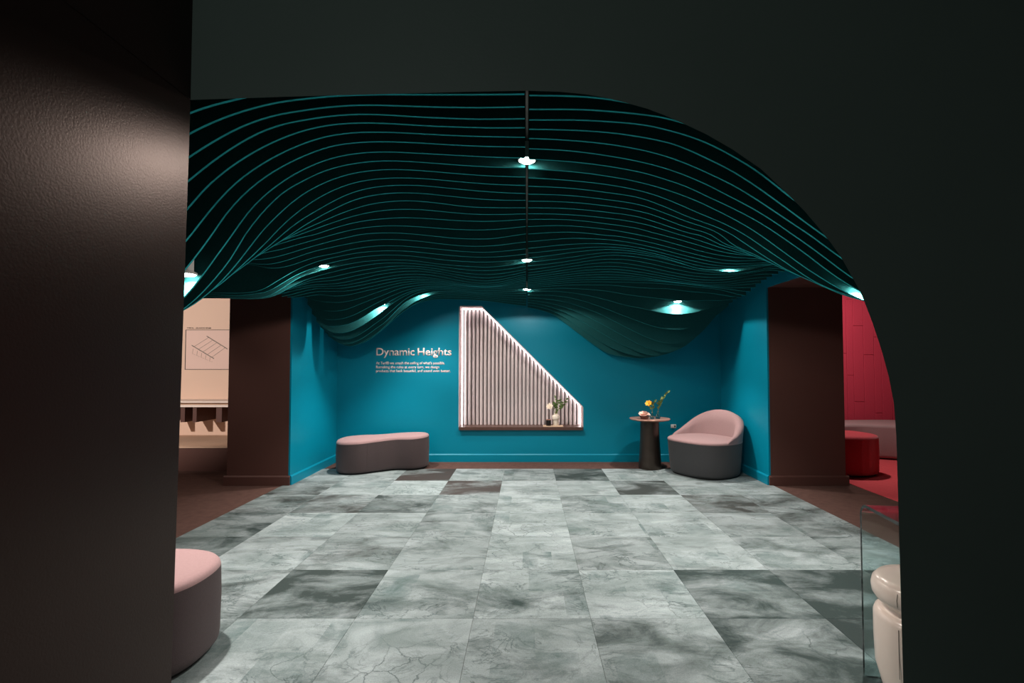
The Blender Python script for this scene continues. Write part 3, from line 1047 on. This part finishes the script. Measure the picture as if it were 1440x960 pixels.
MB().loft([cring(.06, 0), cring(.06, .03)]).build('plinth', 'plinth', ch)
MB().loft([cring(.055, .02), cring(.04, .028), cring(.03, .05), cring(.015, .2), cring(.0, .40), cring(.0, .425)]).build('base', 'mauve_dark', ch, 60)
MB().loft([cring(-.002, .425), cring(-.004, .435), cring(.004, .45), cring(.02, .460), cring(.06, .466), cring(.12, .470)]).build('seat', 'mauve', ch, 60)
mb = MB()
rings = []
A0 = 104
for k in range(61):
    a = -A0 + 2 * A0 * k / 60
    ph = math.radians(90 + a)
    t = abs(a) / A0
    hgt = .35 * (1 - t ** 1.55) + .002
    po = sup(ph, .43, .40)
    pi_ = sup(ph, .43 - .085, .40 - .085)
    lean = 1.0 + .06 * hgt / .36
    th = .25 + .75 * min(1, hgt / .16)
    pi_ = po + (pi_ - po) * th
    z0 = .435
    pm = (po + pi_) / 2
    rings.append([(po.x, po.y, z0), (po.x * lean, po.y * lean, z0 + hgt * .7), (po.x * lean, po.y * lean, z0 + hgt - .01 * th),
                  (pm.x * lean, pm.y * lean, z0 + hgt + .012 * th), (pi_.x * lean, pi_.y * lean, z0 + hgt - .012 * th),
                  (pi_.x * lean * .99, pi_.y * lean * .99, z0 + hgt * .6), (pi_.x * .97, pi_.y * .97, z0)])
mb.loft(rings)
mb.build('backrest', 'mauve', ch, 70)

# side table
tx, tyy = 1.655, 6.74
tb = thing('side_table', 'round side table with bronze column and pale rose top', 'side table', (tx, tyy, 0))
MB().lathe([(.148, 0), (.150, .004), (.146, .10), (.128, .40), (.122, .63), (.10, .642)], n=40).build('column', 'bronze', tb, 30)
MB().lathe([(.15, .640), (.20, .642), (.256, .654), (.270, .666), (.267, .673), (.02, .673)], n=56).build('table_top', 'copper', tb, 30)
TT = .673
bx, by = 1.560, 6.64
bw = thing('flower_bowl', 'small brown bowl holding a pink flower on the side table', 'bowl', (bx, by, TT))
MB().lathe([(.028, 0), (.046, .004), (.060, .03), (.062, .045), (.057, .045), (.05, .02), (.004, .012)], n=24).build('bowl', 'bowl', bw, 40)
bl = MB()
blossom(bl, (-.012, -.01, .055), .068, 9, (-.1, -.35, .9), 3)
blossom(bl, (.035, -.01, .062), .045, 7, (.35, -.3, .8), 2)
bl.build('blossom', 'petal', bw)


def bud_vase(x, y, r, hh, label, stems, yellow):
    v = thing('bud_vase', label, 'vase', (x, y, TT))
    MB().lathe([(r * .7, 0), (r * .95, .006), (r, r * .9), (r * .8, r * 1.7), (r * .35, r * 2.2), (r * .32, hh), (r * .42, hh + .006),
                (r * .36, hh + .004), (r * .26, hh - .004), (r * .28, r * 2.2), (r * .72, r * 1.65), (r * .92, r * .9), (r * .85, .012), (.002, .010)], n=24).build('vessel', 'glass', v, 60)
    s_ = MB()
    l_ = MB()
    for (dx, dz, nl) in stems:
        pts = [(0, 0, .015), (0, 0, hh), (dx * .35, -.01, hh + dz * .5), (dx, -.02, hh + dz)]
        s_.tube(pts, .0028, 6, .0016)
        for q in range(nl):
            t = .35 + .62 * q / max(1, nl - 1)
            b = Vector((dx * t * t, -.02 * t, hh + dz * t))
            leaf(l_, b, b + Vector((rf.uniform(-.045, .045), rf.uniform(-.03, .02), rf.uniform(.005, .045))), .014)
    so = s_.build('stem', 'stem', v)
    l_.build('foliage', 'leaf', so)
    if yellow:
        b_ = MB()
        blossom(b_, yellow, .046, 7, (-.4, -.6, .6), 2)
        b_.build('blossom', 'ypetal', so)


bud_vase(1.668, 6.65, .030, .085, 'glass bud vase with a yellow flower between the bowl and the taller sprig', [(-.045, .115, 4), (.03, .16, 9)], (-.055, -.03, .205))
bud_vase(1.745, 6.66, .034, .095, 'round glass bud vase with a tall green sprig on the side table', [(.13, .26, 12), (.03, .12, 6), (.07, .19, 8)], None)

# ------------------------------------------------------------------ clear glass console and white stool by the arch
gx, gy = at_z(1214, 950, 0.0)
gl = thing('glass_console', 'clear bent glass console table behind the arch side', 'table', (gx, gy, 0), math.radians(-8))
gh, gt, gr, gd, gw = .775, .014, .055, .50, .70
prof_o, prof_i = [], []
prof_o.append((0, 0)); prof_i.append((-gt, 0))
for k in range(9):
    a = math.pi / 2 * k / 8
    prof_o.append((-gr + gr * math.cos(a), gh - gr + gr * math.sin(a)))
    prof_i.append((-gr + (gr - gt) * math.cos(a), gh - gr + (gr - gt) * math.sin(a)))
for k in range(9):
    a = math.pi / 2 + math.pi / 2 * k / 8
    prof_o.append((-gd + gr + gr * math.cos(a), gh - gr + gr * math.sin(a)))
    prof_i.append((-gd + gr + (gr - gt) * math.cos(a), gh - gr + (gr - gt) * math.sin(a)))
prof_o.append((-gd, 0)); prof_i.append((-gd + gt, 0))
k = len(prof_o)
v, f = [], []
for xx in (0, gw):
    v += [(xx, p[0], p[1]) for p in prof_o] + [(xx, p[0], p[1]) for p in prof_i]
for i in range(k - 1):
    f += [(i, i + 1, k + i + 1, k + i), (2 * k + i, 3 * k + i, 3 * k + i + 1, 2 * k + i + 1),
          (i, 2 * k + i, 2 * k + i + 1, i + 1), (k + i, k + i + 1, 3 * k + i + 1, 3 * k + i)]
f += [(0, k, 3 * k, 2 * k), (k - 1, 3 * k - 1, 4 * k - 1, 2 * k - 1)]
f[-1] = (k - 1, 2 * k - 1, 4 * k - 1, 3 * k - 1)
auto(new('bent_sheet', v, f, 'glass', gl), 35)

sx_, sy_ = 1.600, 2.0
sl = thing('drum_stool', 'glossy white drum stool with grooved neck under the glass console', 'stool', (sx_, sy_, 0))
sbody = MB().lathe([(.13, 0), (.135, .02), (.165, .10), (.188, .19), (.192, .30), (.192, .385), (.186, .402), (.172, .412)], n=56).build('body', 'white', sl, 50)
MB().lathe([(.172, .412), (.160, .420), (.157, .432), (.165, .444)], n=56).build('neck', 'white', sl, 50)
stop = MB().lathe([(.165, .444), (.184, .452), (.195, .470), (.198, .495), (.193, .520), (.178, .537), (.15, .541), (.004, .541)], n=56).build('seat_top', 'white', sl, 50)
for a in (200, 236, 290, 340):
    an = math.radians(a)
    c_, s_ = math.cos(an), math.sin(an)
    MB().tube([(c_ * .192, s_ * .192, .20), (c_ * .1925, s_ * .1925, .30), (c_ * .1925, s_ * .1925, .385)], .0012, 5).build('joint_line', 'inkpale', sbody)
    MB().tube([(c_ * .1955, s_ * .1955, .470), (c_ * .1982, s_ * .1982, .495), (c_ * .1935, s_ * .1935, .520)], .0012, 5).build('joint_line', 'inkpale', stop)

# ------------------------------------------------------------------ cream room on the left
YW = 7.63
struct(MB().box(-7.0, PXL, YW, YW + .05, 0, CEIL).build('wall_cream', 'pink_wall'), 'cream wall of the room beyond the left pillar')
ZP = at_y(285, 627.5, 6.58)[1]
pf = thing('display_platform', 'low brown platform with tan top below the cream wall', 'platform', (-5.2, 6.58, 0))
MB().box(-1.75, 1.68, 0, YW - 6.585, 0, ZP - .02).build('riser', 'brown', pf)
MB().box(-1.75, 1.68, -.01, YW - 6.585, ZP - .02, ZP).build('platform_top', 'tan', pf)
# shelf on slab brackets
YF = 7.18
zb_ = at_y(275, 593.5, YF)[1]
zt_ = at_y(275, 572, YF)[1]
sh = thing('wall_shelf', 'cream layered shelf on dark slab brackets along the cream wall', 'shelf', (-5.0, YW, 0))
for px0, px1 in ((231, 236), (254, 260), (271, 276.5), (304, 312), (340, 346)):
    x0, x1 = at_y(px0, 580, YF)[0] + 5.0, at_y(px1, 580, YF)[0] + 5.0
    MB().box(x0, x1, YF - YW, 0, zb_, zt_).build('bracket', 'brown', sh)
MB().box(-.75, .95, YF - YW - .03, 0, zt_, zt_ + .028).build('board', 'cream', sh)
MB().box(-.70, .95, YF - YW + .06, 0, zt_ + .028, zt_ + .060).build('board', 'tan', sh)
MB().box(-.75, .95, YF - YW - .01, 0, zt_ + .060, zt_ + .082).build('board', 'cream', sh)
# framed drawing
fx0, fz1 = at_y(261.5, 463.5, YW)
fx1, fz0 = at_y(330, 519.5, YW)
fr = thing('framed_drawing', 'framed line drawing of parallel beams on the cream wall', 'picture', (fx0, YW, fz0))
fw, fh = fx1 - fx0, fz1 - fz0
sheet = MB().box(0, fw, -.004, 0, 0, fh).build('sheet', 'poster', fr)
b = .007
MB().box(0, fw, -.010, 0, 0, b).box(0, fw, -.010, 0, fh - b, fh).box(0, b, -.010, 0, b, fh - b).box(fw - b, fw, -.010, 0, b, fh - b).build('frame', 'ink', fr)


def fp(px, py):
    x, z = at_y(px, py, YW)
    return (x - fx0, -.0055, z - fz0)


for (a, c_) in (((270, 485.5), (301, 504)), ((291, 472.5), (320, 490.5))):
    MB().tube([fp(*a), fp(*c_)], .007, 6).build('drawn_beam', 'inkpale', sheet)
    for t in (0.1, .36, .62, .9):
        px, py = a[0] + (c_[0] - a[0]) * t, a[1] + (c_[1] - a[1]) * t
        q = fp(px, py)
        MB().lathe([(.004, -.002), (.011, 0), (.004, .002)], (q[0], q[1] - .003, q[2]), 8).build('drawn_joint', 'ink', sheet)
for t in (0.1, .3, .5, .7, .9):
    MB().tube([fp(270 + 31 * t, 485.5 + 18.5 * t), fp(291 + 29 * t, 472.5 + 18 * t)], .0025, 5).build('drawn_line', 'inkpale', sheet)
for k, (dx, dz) in enumerate(((0, 0), (6, 3), (12, 6), (18, 9), (24, 12))):
    MB().tube([fp(272 + dx, 490 + dz), fp(271 + dx, 497 + dz * .9), fp(275 + dx, 499 + dz * .8)], .002, 5).build('drawn_line', 'inkpale', sheet)
cx0, cz0 = at_y(263, 462, YW)
cap = thing('caption', 'small dark caption lettering above the framed drawing', 'lettering', (cx0, YW, cz0))
text_mesh('text_line', 'TYPICAL \u2013 BALANCED BEAMS', 'ink', at_y(297, 462, YW)[0] - cx0, 0, 0, -.0005, cap, .028)

# unseen spot lights, added out of the frame to light cream room and aisle
def unseen_spot(label, loc, aim, power, col, size, soft=.05):
    t = thing('unseen_spotlight', label, 'lamp', loc)
    d = (Vector(aim) - Vector(loc)).normalized()
    q = d.to_track_quat('-Z', 'Y')
    can_ = MB().lathe([(.03, .12), (.045, .11), (.048, .0), (.040, .0), (.036, .03), (.004, .03)], n=20).build('can', 'plinth', t, 40)
    can_.rotation_mode = 'QUATERNION'
    can_.rotation_quaternion = q
    MB().tube([(0, 0, .05), (0, 0, CEIL - loc[2])], .008, 8).build('stem', 'plinth', t)
    ld = bpy.data.lights.new('spot_beam', 'SPOT')
    ld.energy = power
    ld.color = col
    ld.spot_size = math.radians(size)
    ld.spot_blend = .6
    ld.shadow_soft_size = soft
    lo = bpy.data.objects.new('spot_beam', ld)
    lo.rotation_mode = 'QUATERNION'
    lo.rotation_quaternion = q
    lo.location = d * .02
    C.objects.link(lo)
    lo.parent = t


unseen_spot('unseen spotlight added to light the cream wall', (-6.0, 3.3, 2.25), (-5.0, 7.6, 1.3), 620, (1, .87, .79), 52)
unseen_spot('unseen spotlight added to light the brown aisle', (-4.2, 4.9, 2.8), (-4.2, 5.2, 0), 40, (1, .85, .75), 90)

# ------------------------------------------------------------------ red room on the right
YR = 8.2
wr = struct(MB().box(PXR, 8.0, YR + .012, YR + .06, 0, CEIL).build('wall_red', 'red_felt'), 'red felt plank wall of the room beyond the right pillar')
rp = random.Random(5)
x = 4.40
widths = [.17, .12, .17, .11, .17, .13, .11, .17]
k = 0
while x < 7.2:
    w = widths[k % 8]
    z = -rp.uniform(0.0, 1.0)
    while z < 2.98:
        L_ = 1.25
        z0, z1 = max(0.006, z), min(2.995, z + L_)
        if z1 - z0 > .02:
            g = .003
            MB().loft([[(x + g, YR + .012, z0 + g), (x + w - g, YR + .012, z0 + g), (x + w - g, YR + .012, z1 - g), (x + g, YR + .012, z1 - g)],
                       [(x + g, YR + .003, z0 + g), (x + w - g, YR + .003, z0 + g), (x + w - g, YR + .003, z1 - g), (x + g, YR + .003, z1 - g)],
                       [(x + g + .003, YR, z0 + g + .003), (x + w - g - .003, YR, z0 + g + .003), (x + w - g - .003, YR, z1 - g - .003), (x + g + .003, YR, z1 - g - .003)]]
                      ).build('plank', 'red_felt', wr)
        z += L_
    x += w
    k += 1
rnd = spline_closed([(.42, 0), (.36, .22), (.16, .36), (-.10, .37), (-.27, .28), (-.34, .05), (-.28, -.20), (-.10, -.33), (.16, -.34), (.37, -.20)])
upholstered('red_ottoman', 'dark red upholstered rounded ottoman on the red carpet', 'ottoman', rnd, .50, (4.06, 6.50, .006), 0, 'red_fabric')
big = spline_closed([(-1.36, -.1), (-1.2, -.42), (-.7, -.42), (-.25, -.30), (.1, -.42), (.5, -.60), (.9, -.55), (1.1, -.2), (1.0, .2), (.6, .36), (0, .34), (-.7, .36), (-1.2, .28)])
upholstered('curved_bench', 'mauve grey curved bench against the red plank wall', 'bench', big, .50, (5.15, 7.72, .006), 0, 'mauve')
unseen_spot('black track spotlight over the red carpet', (4.05, 6.75, 2.70), (5.3, 7.7, .5), 150, (1, .90, .84), 140)

# ------------------------------------------------------------------ unseen light added behind the camera to brighten the arch wall
unseen_spot('unseen spotlight added to light the arch wall', (-0.85, -1.6, 2.55), (1.0, 1.55, 1.8), 30, (.92, 1.0, .96), 110)
